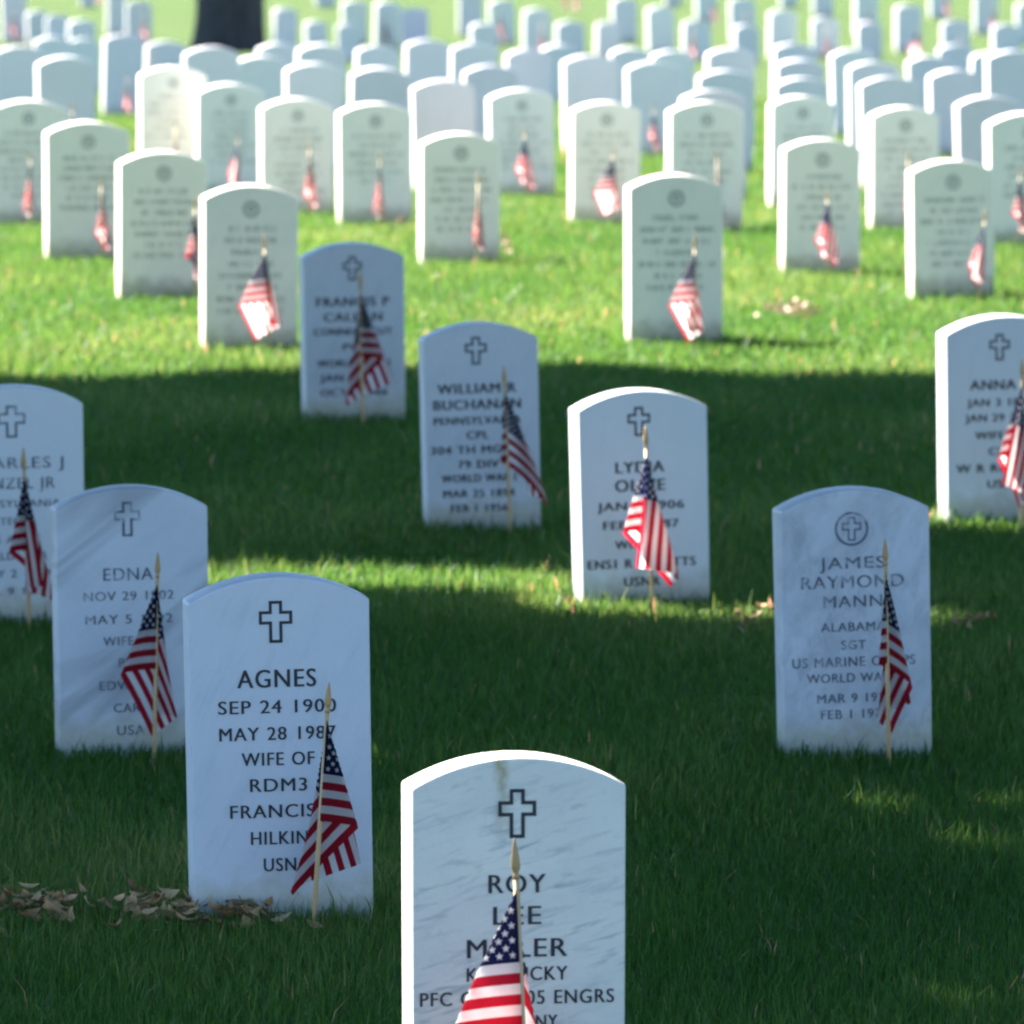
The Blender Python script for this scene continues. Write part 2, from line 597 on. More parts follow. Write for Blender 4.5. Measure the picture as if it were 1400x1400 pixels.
for px, py, r in [(300, 806, .05), (360, 804, .11), (435, 802, .17), (510, 800, .20), (580, 800, .20), (650, 802, .17), (715, 808, .10), (770, 820, .03),
                  (1395, 726, .02),
                  (1232, 1112, -.05), (1345, 1162, -.05), (1395, 1105, -.05), (0, 1428, .03), (60, 1436, .0), (-40, 1420, .05)]:
    lit_ground(px, py, r)
for px, z in [(560, .2), (560, .4), (560, .55), (620, .58), (700, .6), (780, .59), (840, .56)]:
    lit_at(px, 13.3, z, .15)
for px, z in [(790, .1), (790, .25), (790, .36), (850, .56), (900, .53), (960, .5)]:
    lit_at(px, 22.1, z, .09)
for px, z in [(1286, .1), (1286, .25), (1286, .4), (1300, .52), (1360, .57), (1420, .57)]:
    lit_at(px, 24.7, z, .15)
for px, z in [(20, .575), (60, .56), (100, .53)]:
    lit_at(px, 22.0, z, .10)
lit_at(130, 19, .54, -.02); lit_at(180, 19, .56, -.02)
for px in (275, 300, 340, 380, 858, 900, 940, 985):
    for z in (.05, .3, .5): lit_at(px, 31.0, z, .12)


def shade_keep(p):
    t = (p[:, 2] - 0.0) / SUNV[2]
    gx = p[:, 0] - SUNV[0] * t
    gy = p[:, 1] - SUNV[1] * t
    edge = 30.12 + 0.16 * np.sin(gx * 2.1 + 1) + 0.1 * np.sin(gx * 5.3) - 0.12 * np.clip(gx - 0.6, 0, 3) - 0.8 * np.clip(-1.55 - gx, 0, 2)
    ok = gy < edge
    for T, r in LIT:
        w = p - T
        d = w - (w @ SUNV)[:, None] * SUNV
        ok &= (d * d).sum(1) > (r + 0.13) ** 2
    return ok


def up_sun(x, y, h):
    k = h / SUN.z
    return (x + SUN.x * k, y + SUN.y * k, h)


c1 = up_sun(0.0, 26.0, 8.0)
make_tree('shade_tree', (c1[0] - 1.0, c1[1], 0), 0.42, c1, (6.0, 6.5, 2.6), 110000, 0.115, 21,
          'broad leafy tree just outside the frame shading the middle rows', shade_keep, 160)
c2 = up_sun(0.0, 15.0, 8.5)
make_tree('shade_tree', (c2[0] - 1.0, c2[1], 0), 0.46, c2, (6.0, 7.0, 2.8), 110000, 0.115, 33,
          'broad leafy tree just outside the frame shading the nearest rows', shade_keep, 160)

make_tree('shade_tree', (8.6, 22.0, 0), 0.44, (5.2, 22.0, 8.2), (6.5, 8.0, 2.6), 60000, 0.14, 57,  # added out of view, its canopy blocks overhead light from the shaded lawn
          'unseen leafy tree added on the right to hide sky over the middle rows', shade_keep, 150)
make_tree('shade_tree', (8.2, 13.0, 0), 0.40, (4.2, 12.5, 8.6), (6.0, 6.0, 2.4), 50000, 0.14, 63,  # another added tree, blocking more overhead light above the front lawn
          'unseen leafy tree added on the right to hide sky over the nearest rows', shade_keep, 140)

tb = at(312, 70)


def oak_keep(p):
    """crown leaves pruned so their shadow darkens the trunk and misses the stones"""
    t = (p[:, 2] - tb.z) / SUNV[2]
    gx, gy = p[:, 0] - SUNV[0] * t - tb.x, p[:, 1] - SUNV[1] * t - tb.y
    return ((np.abs(gx) < 1.3) & (np.abs(gy) < 1.6)) | (gx < -4.5)  # unseen leaves kept by where their shadow lands, not by growth


far_tree = make_tree('oak_tree', tuple(tb), 0.46, (tb.x - 5.5, tb.y + 4.5, tb.z + 9.5), (8.0, 5.0, 3.6), 30000, 0.26, 45,
                     'big dark tree trunk rising among the far headstones at the top edge', oak_keep, 80, 4.2)

# ------------------------------------------------------------------ headstones
_slab_cache = {}


def slab_mesh(w, h, t, mat, seed=0):
    key = (round(w, 3), round(h, 3), mat.name, seed)
    if key in _slab_cache: return _slab_cache[key]
    bm = bmesh.new()
    rise = 0.135 * w
    rad = (w * w / 4 + rise * rise) / (2 * rise)
    a = math.asin(w / 2 / rad)
    prof = []
    N = 26
    for i in range(N + 1):
        th = -a + 2 * a * i / N
        prof.append((rad * math.sin(th), h - rad + rad * math.cos(th)))
    wb = w * 0.985
    prof = [(-wb / 2, -0.15)] + prof + [(wb / 2, -0.15)]
    fr = [bm.verts.new((x, -t / 2, z)) for x, z in prof]
    bk = [bm.verts.new((x, t / 2, z)) for x, z in prof]
    n = len(prof)
    bm.faces.new(fr)
    bm.faces.new(list(reversed(bk)))
    for i in range(n):
        j = (i + 1) % n
        bm.faces.new((fr[j], fr[i], bk[i], bk[j]))
    bmesh.ops.recalc_face_normals(bm, faces=bm.faces)
    ed = [e for e in bm.edges if len(e.link_faces) == 2 and e.calc_face_angle(0) > 0.35]
    bmesh.ops.bevel(bm, geom=ed, offset=0.005, segments=3, profile=0.55, affect='EDGES', clamp_overlap=True)
    me = bm_mesh('slab', bm, mat)
    for p in me.polygons: p.use_smooth = p.area < 0.02
    _slab_cache[key] = me
    return me


def ring_mesh(name, outer, inner, mat, y):
    bm = bmesh.new()
    o = [bm.verts.new((x, y, z)) for x, z in outer]
    i = [bm.verts.new((x, y, z)) for x, z in inner]
    n = len(outer)
    for k in range(n):
        j = (k + 1) % n
        bm.faces.new((o[k], o[j], i[j], i[k]))
    return bm


def cross_outline(cx, cz, w, h, arm, off):
    """12 corners of a latin cross, inset by off"""
    a = arm / 2 - off
    W, T, B = w / 2 - off, h * 0.5 - off, -h * 0.5 + off
    zc = h * 0.5 - h * 0.40
    return [(cx + x, cz + z) for x, z in [(-a, T), (a, T), (a, zc + a), (W, zc + a), (W, zc - a), (a, zc - a),
                                        (a, B), (-a, B), (-a, zc - a), (-W, zc - a), (-W, zc + a), (-a, zc + a)]]


def face_front(bm):
    for f in bm.faces:
        f.normal_update()
        if f.normal.y > 0: f.normal_flip()
    return bm


def circle(cx, cz, r, n=40):
    return [(cx + r * math.cos(2 * math.pi * k / n), cz + r * math.sin(2 * math.pi * k / n)) for k in range(n)]


_dg_font = None


def text_shape(s):
    """flat lettering as raw triangles, about the origin: verts (n,2), faces, width, cap height"""
    cu = bpy.data.curves.new('lettering', 'FONT')
    cu.body = s
    cu.size = 1.0
    cu.align_x = 'CENTER'
    cu.space_character = 1.12
    cu.space_word = 1.1
    cu.resolution_u = 4
    cu.offset = 0.0
    ob = bpy.data.objects.new('lettering', cu)
    COL.objects.link(ob)
    dg = bpy.context.evaluated_depsgraph_get()
    me = bpy.data.meshes.new_from_object(ob.evaluated_get(dg))
    v = np.array([(q.co.x, q.co.y) for q in me.vertices])
    f = [tuple(p.vertices) for p in me.polygons]
    bpy.data.objects.remove(ob)
    bpy.data.curves.remove(cu)
    bpy.data.meshes.remove(me)
    return v, f


def inscription(lines, xc, mat, y, weight=0.07, name='inscription_line'):
    """lines: (text, z centre, width, cap height) in metres on the face"""
    bm = bmesh.new()
    for s, z, w, ch in lines:
        v, f = text_shape(s)
        x0, x1 = v[:, 0].min(), v[:, 0].max()
        sx = w / (x1 - x0)
        cap = 0.73
        sz = ch / cap
        for dx, dy in ((-.5, 0), (.5, -.00025)):      # two passes give the strokes the weight of cut letters
            vs = [bm.verts.new((xc + (p[0] - (x0 + x1) / 2) * sx + dx * ch * weight, y + dy, z + (p[1] - cap / 2) * sz)) for p in v]
            for q in f:
                try: bm.faces.new([vs[i] for i in q])
                except ValueError: pass
    return bm_mesh(name, bm, mat)


def worn_lines(rows, xc, mat, y, seed):
    """illegible weathered lettering: short uneven strokes"""
    r = random.Random(seed)
    bm = bmesh.new()
    for z, w, ch in rows:
        x = -w / 2
        while x < w / 2:
            lw = ch * r.uniform(0.35, 0.75)
            st = ch * 0.20
            for k in range(r.choice((1, 2, 2))):
                x0 = x + (lw - st) * k
                q = [(x0, z - ch / 2), (x0 + st, z - ch / 2), (x0 + st * r.uniform(.7, 1.3), z + ch / 2), (x0 + st * r.uniform(-.3, .3), z + ch / 2)]
                bm.faces.new([bm.verts.new((xc + a, y, b)) for a, b in q])
            if r.random() < .6:
                zz = z + ch * r.choice((-.38, 0, .38))
                q = [(x, zz - st / 2), (x + lw, zz - st / 2), (x + lw, zz + st / 2), (x, zz + st / 2)]
                bm.faces.new([bm.verts.new((xc + a, y - 0.0004, b)) for a, b in q])
            x += lw + ch * r.choice((.25, .25, .3, .9))
    return bm_mesh('inscription_line', bm, mat)


TH = 0.10
GRASS_HIDES = 0.024
FRONT = -TH / 2 - 0.0012


def place_stone(l, r_, top, base=None, yaw=14.0, bloom=3.0, lean=0.0):
    """returns root location, rotation, width, height, pixels per metre, centre pixel"""
    wpx = (r_ - l) - bloom
    xc = (l + r_) / 2
    if base is None:
        d = 4140.0 / wpx
        p = at_dist(xc, d)
    else:
        p = at(xc, base)
        p = at(xc, base + GRASS_HIDES * FPX / p.y)      # the grass hides the foot of the stone
    d = p.y
    ppm = FPX / (d / math.cos(PITCH))
    th = R(yaw) + (xc - 700) / FPX
    w = (wpx / ppm - TH * math.sin(th)) / math.cos(th)
    w = min(max(w, 0.29), 0.37)
    by = pix(p)[1]
    h = (by - top) / ppm
    p = p + Vector((0, TH / 2 + 0.01, 0))
    p.z = float(terrain(p.x, p.y))
    return p, w, h, ppm, xc, by


# flags are collected while stones are placed
FLAGS = []
stones_near = []


def near_stone(l, r_, top, base, yaw, mat, ink, label, emblem, lines, lean=0.0):
    """lines: (text, pixel y, pixel width, pixel cap height)"""
    p, w, h, ppm, xc, by = place_stone(l, r_, top, base, yaw, 0.0)
    root = empty('headstone', p, (0, R(-lean), R(yaw)))
    tag(root, label, 'headstone', 'white marble headstones')
    link('slab', slab_mesh(w, h, TH, mat), root)
    k = 1.0 / ppm
    zof = lambda y: (by - y) * k
    kind, ex, ey, ew, eh = emblem
    ez = zof(ey)
    side = TH * math.sin(R(yaw) + (xc - 700) / FPX) * ppm      # pixels of the lit left side
    fcx = (l + side + r_) / 2
    lx = lambda px: (px - fcx) * k
    if kind == 'cross':
        W, H = ew * k, eh * k
        arm = W * 0.40
        bm = ring_mesh('emblem', cross_outline(lx(ex), ez, W, H, arm, 0), cross_outline(lx(ex), ez, W, H, arm, 0.0056), ink, FRONT)
    else:
        rr = ew * k / 2
        bm = ring_mesh('emblem', circle(lx(ex), ez, rr), circle(lx(ex), ez, rr - 0.005), ink, FRONT)
        W, H = rr * 1.15, rr * 1.4
        inner = ring_mesh('emblem', cross_outline(lx(ex), ez, W, H, W * .4, 0), cross_outline(lx(ex), ez, W, H, W * .4, 0.0035), ink, FRONT)
    em = link('emblem', bm_mesh('emblem', face_front(bm), ink), root)
    if kind == 'ring': link('cross', bm_mesh('cross', face_front(inner), ink), em)
    for s, y, wd, c in lines:
        link('inscription_line', inscription([(s, zof(y), wd * k, c * k)], lx(ex), ink, FRONT, 0.03 if ink is INK_GREY else (0.05 if base > 1200 else 0.09)), root)
    return root


near_stone(547, 857, 1030, 1568, 10, MARBLE['nearest'], INK,
           'nearest headstone, streaked white marble with a brown stain, cut off by the bottom edge',
           ('cross', 707, 1107, 53, 68),
           [('ROY', 1203, 79, 27), ('LEE', 1247, 66, 27), ('MILLER', 1292, 139, 27), ('KENTUCKY', 1328, 140, 20),
            ('PFC CO B 505 ENGRS', 1361, 270, 20), ('COMPANY', 1395, 112, 20)])
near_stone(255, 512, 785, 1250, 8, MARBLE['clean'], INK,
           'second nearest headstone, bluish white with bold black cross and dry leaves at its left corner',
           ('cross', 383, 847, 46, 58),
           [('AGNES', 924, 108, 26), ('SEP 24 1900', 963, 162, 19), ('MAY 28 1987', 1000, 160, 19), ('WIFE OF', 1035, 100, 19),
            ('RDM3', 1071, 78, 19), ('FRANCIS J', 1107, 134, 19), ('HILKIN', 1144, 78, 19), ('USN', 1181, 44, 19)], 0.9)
near_stone(72, 288, 665, 1022, 10, MARBLE['banded'], INK_GREY,
           'grey marble headstone with diagonal dark bands and faint cross, partly behind the bluish one',
           ('cross', 178, 708, 36, 48),
           [('EDNA', 783, 68, 18), ('NOV 29 1902', 813, 124, 13), ('MAY 5 1992', 845, 120, 13), ('WIFE OF', 875, 72, 13),
            ('PFC', 905, 30, 13), ('EDWARD', 936, 84, 13), ('CARL', 967, 46, 13), ('USA', 998, 38, 14)], 0.8)
near_stone(-75, 117, 528, 845, 9, MARBLE['soft'], INK_GREY,
           'headstone cut off by the left edge at mid height, its top partly sunlit',
           ('cross', 19, 576, 38, 44),
           [('CHARLES J', 632, 140, 16), ('MENZEL JR', 660, 116, 16), ('PENNSYLVANIA', 688, 130, 11), ('TEC5', 712, 36, 11),
            ('US ARMY', 737, 74, 11), ('WORLD WAR II', 760, 120, 11), ('MAY 2 1919', 784, 100, 11), ('JUL 9 1998', 808, 100, 11)], 0.8)
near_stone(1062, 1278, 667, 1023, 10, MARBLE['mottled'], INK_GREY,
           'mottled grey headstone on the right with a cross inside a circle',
           ('ring', 1171, 721, 47, 47),
           [('JAMES', 767, 92, 17), ('RAYMOND', 793, 143, 18), ('MANN', 820, 82, 17), ('ALABAMA', 855, 90, 13),
            ('SGT', 880, 34, 13), ('US MARINE CORPS', 903, 172, 14), ('WORLD WAR II', 925, 132, 13), ('MAR 9 1925', 953, 104, 13),
            ('FEB 1 1974', 975, 94, 13)], 1.2)
near_stone(783, 973, 533, 820, 14, MARBLE['soft'], INK,
           'headstone right of centre with a sunlit left side and top, flag across its cross',
           ('cross', 879, 575, 32, 40),
           [('LYDIA', 637, 68, 16), ('OLIVE', 662, 70, 17), ('JAN 8 1906', 690, 122, 12), ('FEB 2 1987', 716, 106, 12),
            ('WIFE OF', 743, 74, 12), ('ENS1 R C GATTS', 769, 152, 13), ('USNR', 794, 50, 13)], 1.3)
near_stone(1283, 1465, 432, 706, 13, MARBLE['soft'], INK,
           'headstone cut off by the right edge at mid height, bright left side in sun',
           ('cross', 1369, 474, 29, 36),
           [('ANNA L', 525, 84, 14), ('JAN 3 1898', 549, 92, 11), ('JAN 29 1984', 570, 98, 11), ('WIFE OF', 594, 70, 11),
            ('CPL', 616, 32, 11), ('W R ROGERS', 639, 124, 12), ('USA', 661, 36, 12)], 0.6)
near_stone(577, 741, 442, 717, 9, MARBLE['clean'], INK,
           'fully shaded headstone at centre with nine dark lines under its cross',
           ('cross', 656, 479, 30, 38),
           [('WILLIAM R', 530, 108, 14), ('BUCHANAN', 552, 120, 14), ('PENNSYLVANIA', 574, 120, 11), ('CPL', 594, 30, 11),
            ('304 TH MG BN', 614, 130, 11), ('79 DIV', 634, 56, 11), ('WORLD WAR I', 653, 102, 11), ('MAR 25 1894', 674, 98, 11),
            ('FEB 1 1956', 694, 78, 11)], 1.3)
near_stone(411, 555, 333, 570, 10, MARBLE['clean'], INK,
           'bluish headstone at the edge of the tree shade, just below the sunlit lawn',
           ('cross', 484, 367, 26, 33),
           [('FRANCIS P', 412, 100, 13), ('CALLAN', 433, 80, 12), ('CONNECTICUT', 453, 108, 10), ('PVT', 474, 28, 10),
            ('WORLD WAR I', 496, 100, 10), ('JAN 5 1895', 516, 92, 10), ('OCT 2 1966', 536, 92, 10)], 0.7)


def sunlit_stone(l, r_, top, base, label, yaw=15, rows=7, lean=0.0):
    p, w, h, ppm, xc, by = place_stone(l, r_, top, base, yaw, 2.0)
    root = empty('headstone', p, (0, R(-lean), R(yaw)))
    tag(root, label, 'headstone', 'white marble headstones')
    link('slab', slab_mesh(w, h, TH, MARBLE['weathered_sunlit']), root)
    bm = ring_mesh('emblem', circle(0, h - .085, .030), circle(0, h - .085, .020), INK_FAR, FRONT)
    # the shield inside the ring
    sh = [(-.011, .012), (.011, .012), (.011, -.003), (0, -.015), (-.011, -.003)]
    em = link('emblem', bm_mesh('emblem', face_front(bm), INK_FAR), root)
    b2 = bmesh.new()
    b2.faces.new([b2.verts.new((a, FRONT, h - .085 + b)) for a, b in sh])
    link('shield', bm_mesh('shield', face_front(b2), INK_FAR), em)
    rr = random.Random(int(l) + 3)
    rws = [(h - .155 - .042 * k, w * rr.uniform(.4, .8), .020) for k in range(rows)]
    for j, q in enumerate(rws):
        if q[0] > .12: link('inscription_line', worn_lines([q], 0, INK_FAR, FRONT, int(l) + 9 + 50 * j), root)
    return root


SUNLIT = [
    (271, 407, 254, 473, 'sunlit headstone left of the tree shade edge, nearest of the bright stones on the left'),
    (156, 283, 208, 402, 'sunlit headstone second nearest in the bright diagonal row on the left'),
    (58, 178, 167, 350, 'sunlit headstone third nearest in the bright diagonal row on the left'),
    (-20, 95, 138, 304, 'greenish sunlit headstone cut off by the left edge'),
    (853, 990, 240, 463, 'sunlit headstone right of centre, the nearest bright one beyond the shade there'),
    (1064, 1177, 191, 368, 'greenish sunlit headstone left of the aisle stones, red flag at its middle'),
    (1240, 1362, 220, 400, 'sunlit headstone near the right edge with a leaning white flag'),
    (570, 684, 183, 355, 'greenish sunlit headstone at centre with a narrow white flag'),
    (1347, 1465, 155, 330, 'sunlit headstone cut off by the right edge in the bright area'),
    (1185, 1285, 147, 309, 'lilac grey headstone right of centre in the bright area'),
    (1047, 1140, 132, 280, 'front stone of the tight column left of the lilac grey headstone'),
    (909, 1017, 140, 310, 'front stone of the stepped column behind the sunlit stone right of centre'),
    (776, 876, 140, 300, 'sunlit headstone with a dark blue topped flag, left of the stepped column'),
    (665, 760, 123, 265, 'sunlit headstone with a small red flag, right of the greenish one'),
    (459, 565, 142, 302, 'sunlit headstone with an orange pink flag, left of the greenish one'),
    (352, 457, 135, 290, 'warm grey sunlit headstone directly behind the shaded bluish one'),
    (264, 361, 115, 268, 'sunlit headstone with a bunched pink flag, behind the nearest bright stone'),
    (187, 282, 92, 266, 'tall pale headstone with a white flag, behind the second bright stone on the left'),
]
for k, (l, r_, t, b, lab) in enumerate(SUNLIT):
    sunlit_stone(l, r_, t, b, lab, 11 + random.uniform(-1.5, 1.5), 8 - (k % 3), random.uniform(-.6, .9))

# farther stones, one mesh each (left, right, top, base or None)
MIDDLE = [
    (1303, 1398, 132, None), (1172, 1262, 106, None), (1155, 1232, 85, None), (1133, 1203, 68, None), (1265, 1342, 96, None),
    (1344, 1424, 70, None), (1237, 1303, 77, None), (1277, 1332, 62, None), (1320, 1378, 72, None),
    (1056, 1136, 107, None), (1053, 1126, 82, None), (1050, 1116, 60, None),
    (927, 1022, 124, None), (946, 1030, 97, None), (960, 1033, 67, None), (854, 936, 85, 212), (766, 848, 76, 206),
    (688, 757, 68, None), (631, 712, 90, None), (612, 682, 60, None), (550, 617, 55, None), (562, 654, 110, None),
    (473, 559, 93, None), (483, 548, 63, None), (387, 471, 87, None), (403, 476, 61, None), (318, 395, 77, None),
    (348, 416, 60, None), (253, 334, 62, None), (50, 136, 78, None), (136, 197, 48, 157), (-8, 66, 64, None),
    (197, 257, 57, None), (47, 104, 51, None), (90, 140, 53, None), (735, 790, 62, None), (828, 890, 66, None), (886, 950, 70, None),
]
ORD = ['first', 'second', 'third', 'fourth', 'fifth', 'sixth', 'seventh', 'eighth', 'ninth', 'tenth', 'eleventh', 'twelfth', 'thirteenth',
       'fourteenth', 'fifteenth', 'sixteenth', 'seventeenth', 'eighteenth', 'nineteenth', 'twentieth']


def ordinal(k, n):
    if k < n - k - 1: return (ORD[k] + ' from the left' if k else 'leftmost')
    j = n - 1 - k
    return (ORD[j] + ' from the right' if j else 'rightmost')


MIDDLE.sort(key=lambda s: s[0] + s[1])
for k, (l, r_, t, b) in enumerate(MIDDLE):
    yaw = 10 + random.uniform(-2, 2)
    p, w, h, ppm, xc, by = place_stone(l, r_, t, b, yaw, 4.0)
    h = min(max(h, .52), .74)
    o = link('headstone', slab_mesh(w, h, TH, MARBLE['distant']))
    o.location = p; o.rotation_euler = (R(random.uniform(-1.5, 1.5)), R(random.uniform(-1.6, 1.6)), R(yaw))
    tag(o, 'pale headstone in the crowded band under the far lawn, ' + ordinal(k, len(MIDDLE)) + ' there', 'headstone', 'white marble headstones')

FAR = [
    (0, 40, -12, 58), (34, 70, 15, 62), (60, 96, 26, 68), (88, 134, 36, 76), (144, 172, -25, 48), (168, 210, 2, 60), (108, 132, -50, 9),
    (370, 408, 11, 70), (414, 450, 36, 78), (464, 505, 1, 60), (508, 548, 2, 66), (545, 590, 11, 70), (425, 464, -52, 9), (460, 492, 46, 84),
    (621, 664, -14, 48), (664, 709, 0, 60), (640, 682, 44, 82), (710, 756, 12, 74), (755, 805, 29, 82), (811, 850, 36, 80),
    (831, 876, -2, 58), (880, 927, 9, 74), (930, 974, 28, 82), (944, 987, -30, 28), (994, 1038, -2, 60), (1000, 1040, 46, 86),
    (906, 934, -50, 8), (1064, 1092, -50, 9), (1047, 1091, 14, 78), (1104, 1146, -42, 22), (1108, 1150, 24, 78), (1162, 1206, -16, 48), (1168, 1208, 39, 80),
    (1220, 1263, 7, 70), (1264, 1306, -42, 24), (1284, 1328, 28, 78), (1324, 1371, -16, 45), (1350, 1402, 37, 84), (1385, 1428, 4, 58),
]
FAR.sort(key=lambda s: s[0] + s[1])
for k, (l, r_, t, b) in enumerate(FAR):
    yaw = 10 + random.uniform(-3, 3)
    p, w, h, ppm, xc, by = place_stone(l, r_, t, b, yaw, 4.0)
    h = min(max(h, .5), .8)
    o = link('headstone', slab_mesh(w, h, TH, MARBLE['distant']))
    o.location = p; o.rotation_euler = (R(random.uniform(-1.5, 1.5)), R(random.uniform(-1.6, 1.6)), R(yaw))
    tag(o, 'small blurred headstone on the far lawn by the top edge, ' + ordinal(k, len(FAR)) + ' there', 'headstone', 'white marble headstones')

# ------------------------------------------------------------------ flags: stiff cotton gathered in cone-shaped folds below the top of the stick
UU, VV = 46, 34
FW, FH = 0.262, 0.175


def chaikin(p, n=3):
    for _ in range(n):
        q = [p[0]]
        for a, b in zip(p, p[1:]):
            q += [a * .75 + b * .25, a * .25 + b * .75]
        q.append(p[-1])
        p = q
    return np.array(p)


def cone_cloth(path, seed, belly=0.0):
    """the cloth keeps every distance from its top hoist corner; PATH (degrees right, away) is where its rays point, swept from the stick to the top edge"""
    r = np.random.default_rng(seed)
    pts = chaikin([np.array(q, float) * (0.88, 0.6) for q in path])
    d = np.stack([np.sin(np.radians(pts[:, 0])), np.sin(np.radians(pts[:, 1])), np.zeros(len(pts))], 1)
    d[:, 2] = -np.sqrt(np.clip(1 - d[:, 0] ** 2 - d[:, 1] ** 2, 0, 1))
    arc = np.concatenate([[0], np.cumsum(np.linalg.norm(np.diff(d, axis=0), axis=1))])
    U, Vv = np.meshgrid(np.linspace(0, 1, UU), np.linspace(0, 1, VV))
    x, y = U * FW, (1 - Vv) * FH                     # along the fly, down the hoist from the corner
    rho = np.sqrt(x * x + y * y)
    al = np.arctan2(x, y + 1e-9) * min(1.0, arc[-1] / (math.pi / 2))
    D = np.stack([np.interp(al, arc, d[:, k]) for k in range(3)], -1)
    P = D * rho[..., None]
    # soft buckles that run down the folds
    k1, k2 = r.uniform(5, 8), r.uniform(0, 6.28)
    buck = (rho / .3) ** 2 * np.sin(al * k1 + k2 + rho * 14)
    P[..., 1] += 0.006 * buck * np.clip(al * 4, 0, 1)
    P[..., 0] += 0.0038 * (rho / .3) ** 2 * np.sin(al * 9 + k2 * 2 - rho * 20) * np.clip(al * 4, 0, 1)
    P[..., 0] += belly * np.sin(np.clip(rho / .34, 0, 1) * math.pi) * np.clip(al * 2, 0, 1)
    P[..., 1] -= 0.0058
    return P


PATHS = [
    ([(0, 0), (-14, -4), (-28, -2), (-29, 4), (-12, 10), (7, 12), (9, 16), (-6, 20), (-12, 22)], -.006),           # left, folded back
    ([(0, 0), (12, -4), (21, -2), (22, 5), (6, 9), (-8, 11), (-9, 16), (8, 17), (19, 15), (17, 21)], .004),          # right, folded back
    ([(0, 0), (-7, -5), (-10, 0), (-22, -3), (-23, 6), (-6, 8), (6, 3), (10, -4), (11, 6), (4, 12), (9, 16)], -.002),  # left then right
    ([(0, 0), (-13, -5), (-15, 3), (2, 8), (12, 6), (14, -3), (5, -8), (-2, -9), (6, -14), (10, -12)], 0),
    ([(0, 0), (-5, -4), (-8, 2), (4, 5), (12, 1), (13, 8), (-2, 11), (-5, 16), (6, 18), (11, 14), (9, 22)], .004),            # narrow right
    ([(0, 0), (-6, -4), (-7, 4), (6, 6), (17, 3), (20, -3), (21, 6), (10, 12), (13, 16), (20, 18)], .004),
    ([(0, 0), (14, -4), (20, 0), (19, 6), (2, 8), (-10, 9), (-11, 15), (6, 15), (21, 12), (20, 18)], .002),           # wide
    ([(0, 0), (-16, -3), (-20, -6), (-21, 3), (-8, 6), (3, -8), (5, -13), (-6, -15), (-14, -16)], 0),
    ([(0, 0), (-14, -5), (-32, -3), (-33, 4), (-14, 9), (8, 8), (12, 2), (10, -5), (4, -9)], -.004),
    ([(0, 0), (9, -5), (11, 4), (-9, 7), (-11, 13), (6, 14), (13, 11), (12, 18), (2, 20), (-6, 20)], 0),
    ([(0, 0), (-20, -4), (-22, 3), (-8, 9), (9, 9), (14, 2), (13, -6), (3, -10), (-5, -12), (-8, -16)], 0),
    ([(0, 0), (-9, -3), (-12, 5), (-3, 8), (5, 6), (7, 12), (-5, 15), (-11, 17), (-9, 22), (1, 22)], 0),
    ([(0, 0), (6, -4), (8, 3), (-2, 5), (-6, 9), (3, 12), (9, 10), (8, 16), (-2, 18), (-5, 23), (4, 25)], 0),            # furled narrow
]
CL = [cone_cloth(p, 40 + k, bl) for k, (p, bl) in enumerate(PATHS)]
PH = PATHS


def cloth_mesh(k):
    P = CL[k].reshape(-1, 3)
    i = (np.arange(VV - 1)[:, None] * UU + np.arange(UU - 1)[None, :]).ravel()
    f = np.stack([i, i + 1, i + 1 + UU, i + UU], 1)
    me = np_mesh('cloth', P, f, FLAG, True)
    uv = me.uv_layers.new(name='UVMap')
    gu = np.tile(np.arange(UU) / (UU - 1), VV); gv = np.repeat(np.arange(VV) / (VV - 1), UU)
    idx = f.ravel()
    uv.data.foreach_set('uv', np.stack([gu[idx], gv[idx]], 1).astype(np.float32).ravel())
    return me


CLOTH = [cloth_mesh(k) for k in range(len(PATHS))]
STICK_TOP = 0.375          # where the cloth starts; the finial stands above


def staff_mesh():
    bm = bmesh.new()
    tube(bm, [(0, 0, -0.08), (0, 0, 0.2), (0, 0, STICK_TOP + 0.012)], [0.0042, 0.0042, 0.004], 10)
    return bm_mesh('staff', bm, WOOD, True)


def finial_mesh():
    bm = bmesh.new()
    z0 = STICK_TOP + 0.010
    prof = [(0.0052, 0), (0.0058, .004), (0.0042, .007), (0.0045, .010), (0.0066, .013), (0.0074, .018), (0.0062, .030), (0.0036, .044), (0.0010, .052)]
    tube(bm, [(0, 0, z0 + z) for r, z in prof], [r * .82 for r, z in prof], 12)
    return bm_mesh('finial', bm, GOLD, True)


STAFF, FINIAL = staff_mesh(), finial_mesh()


def grave_flag(px, py, tip, variant, label, lean=(0, 0), spin=0.0):
    p = at(px, py)
    p = at(px, py + GRASS_HIDES * FPX / p.y)
    p.y -= 0.09                                       # stuck into the lawn a hand's breadth before the stone
    p.z = float(terrain(p.x, p.y))
    ppm = FPX / p.y
    s = max(0.85, min(1.25, ((pix(p)[1] - tip) / ppm) / (STICK_TOP + 0.062)))
    root = empty('grave_flag', p, (R(lean[1]), R(lean[0]), 0))
    root.scale = (s, s, s)
    tag(root, label, 'flag', 'small flags on sticks before the headstones')
    link('staff', STAFF, root)
    link('finial', FINIAL, root)
    c = link('cloth', CLOTH[variant], root)
    c.location = (0, 0, STICK_TOP)
    c.rotation_euler = (0, 0, R(spin))
    return root


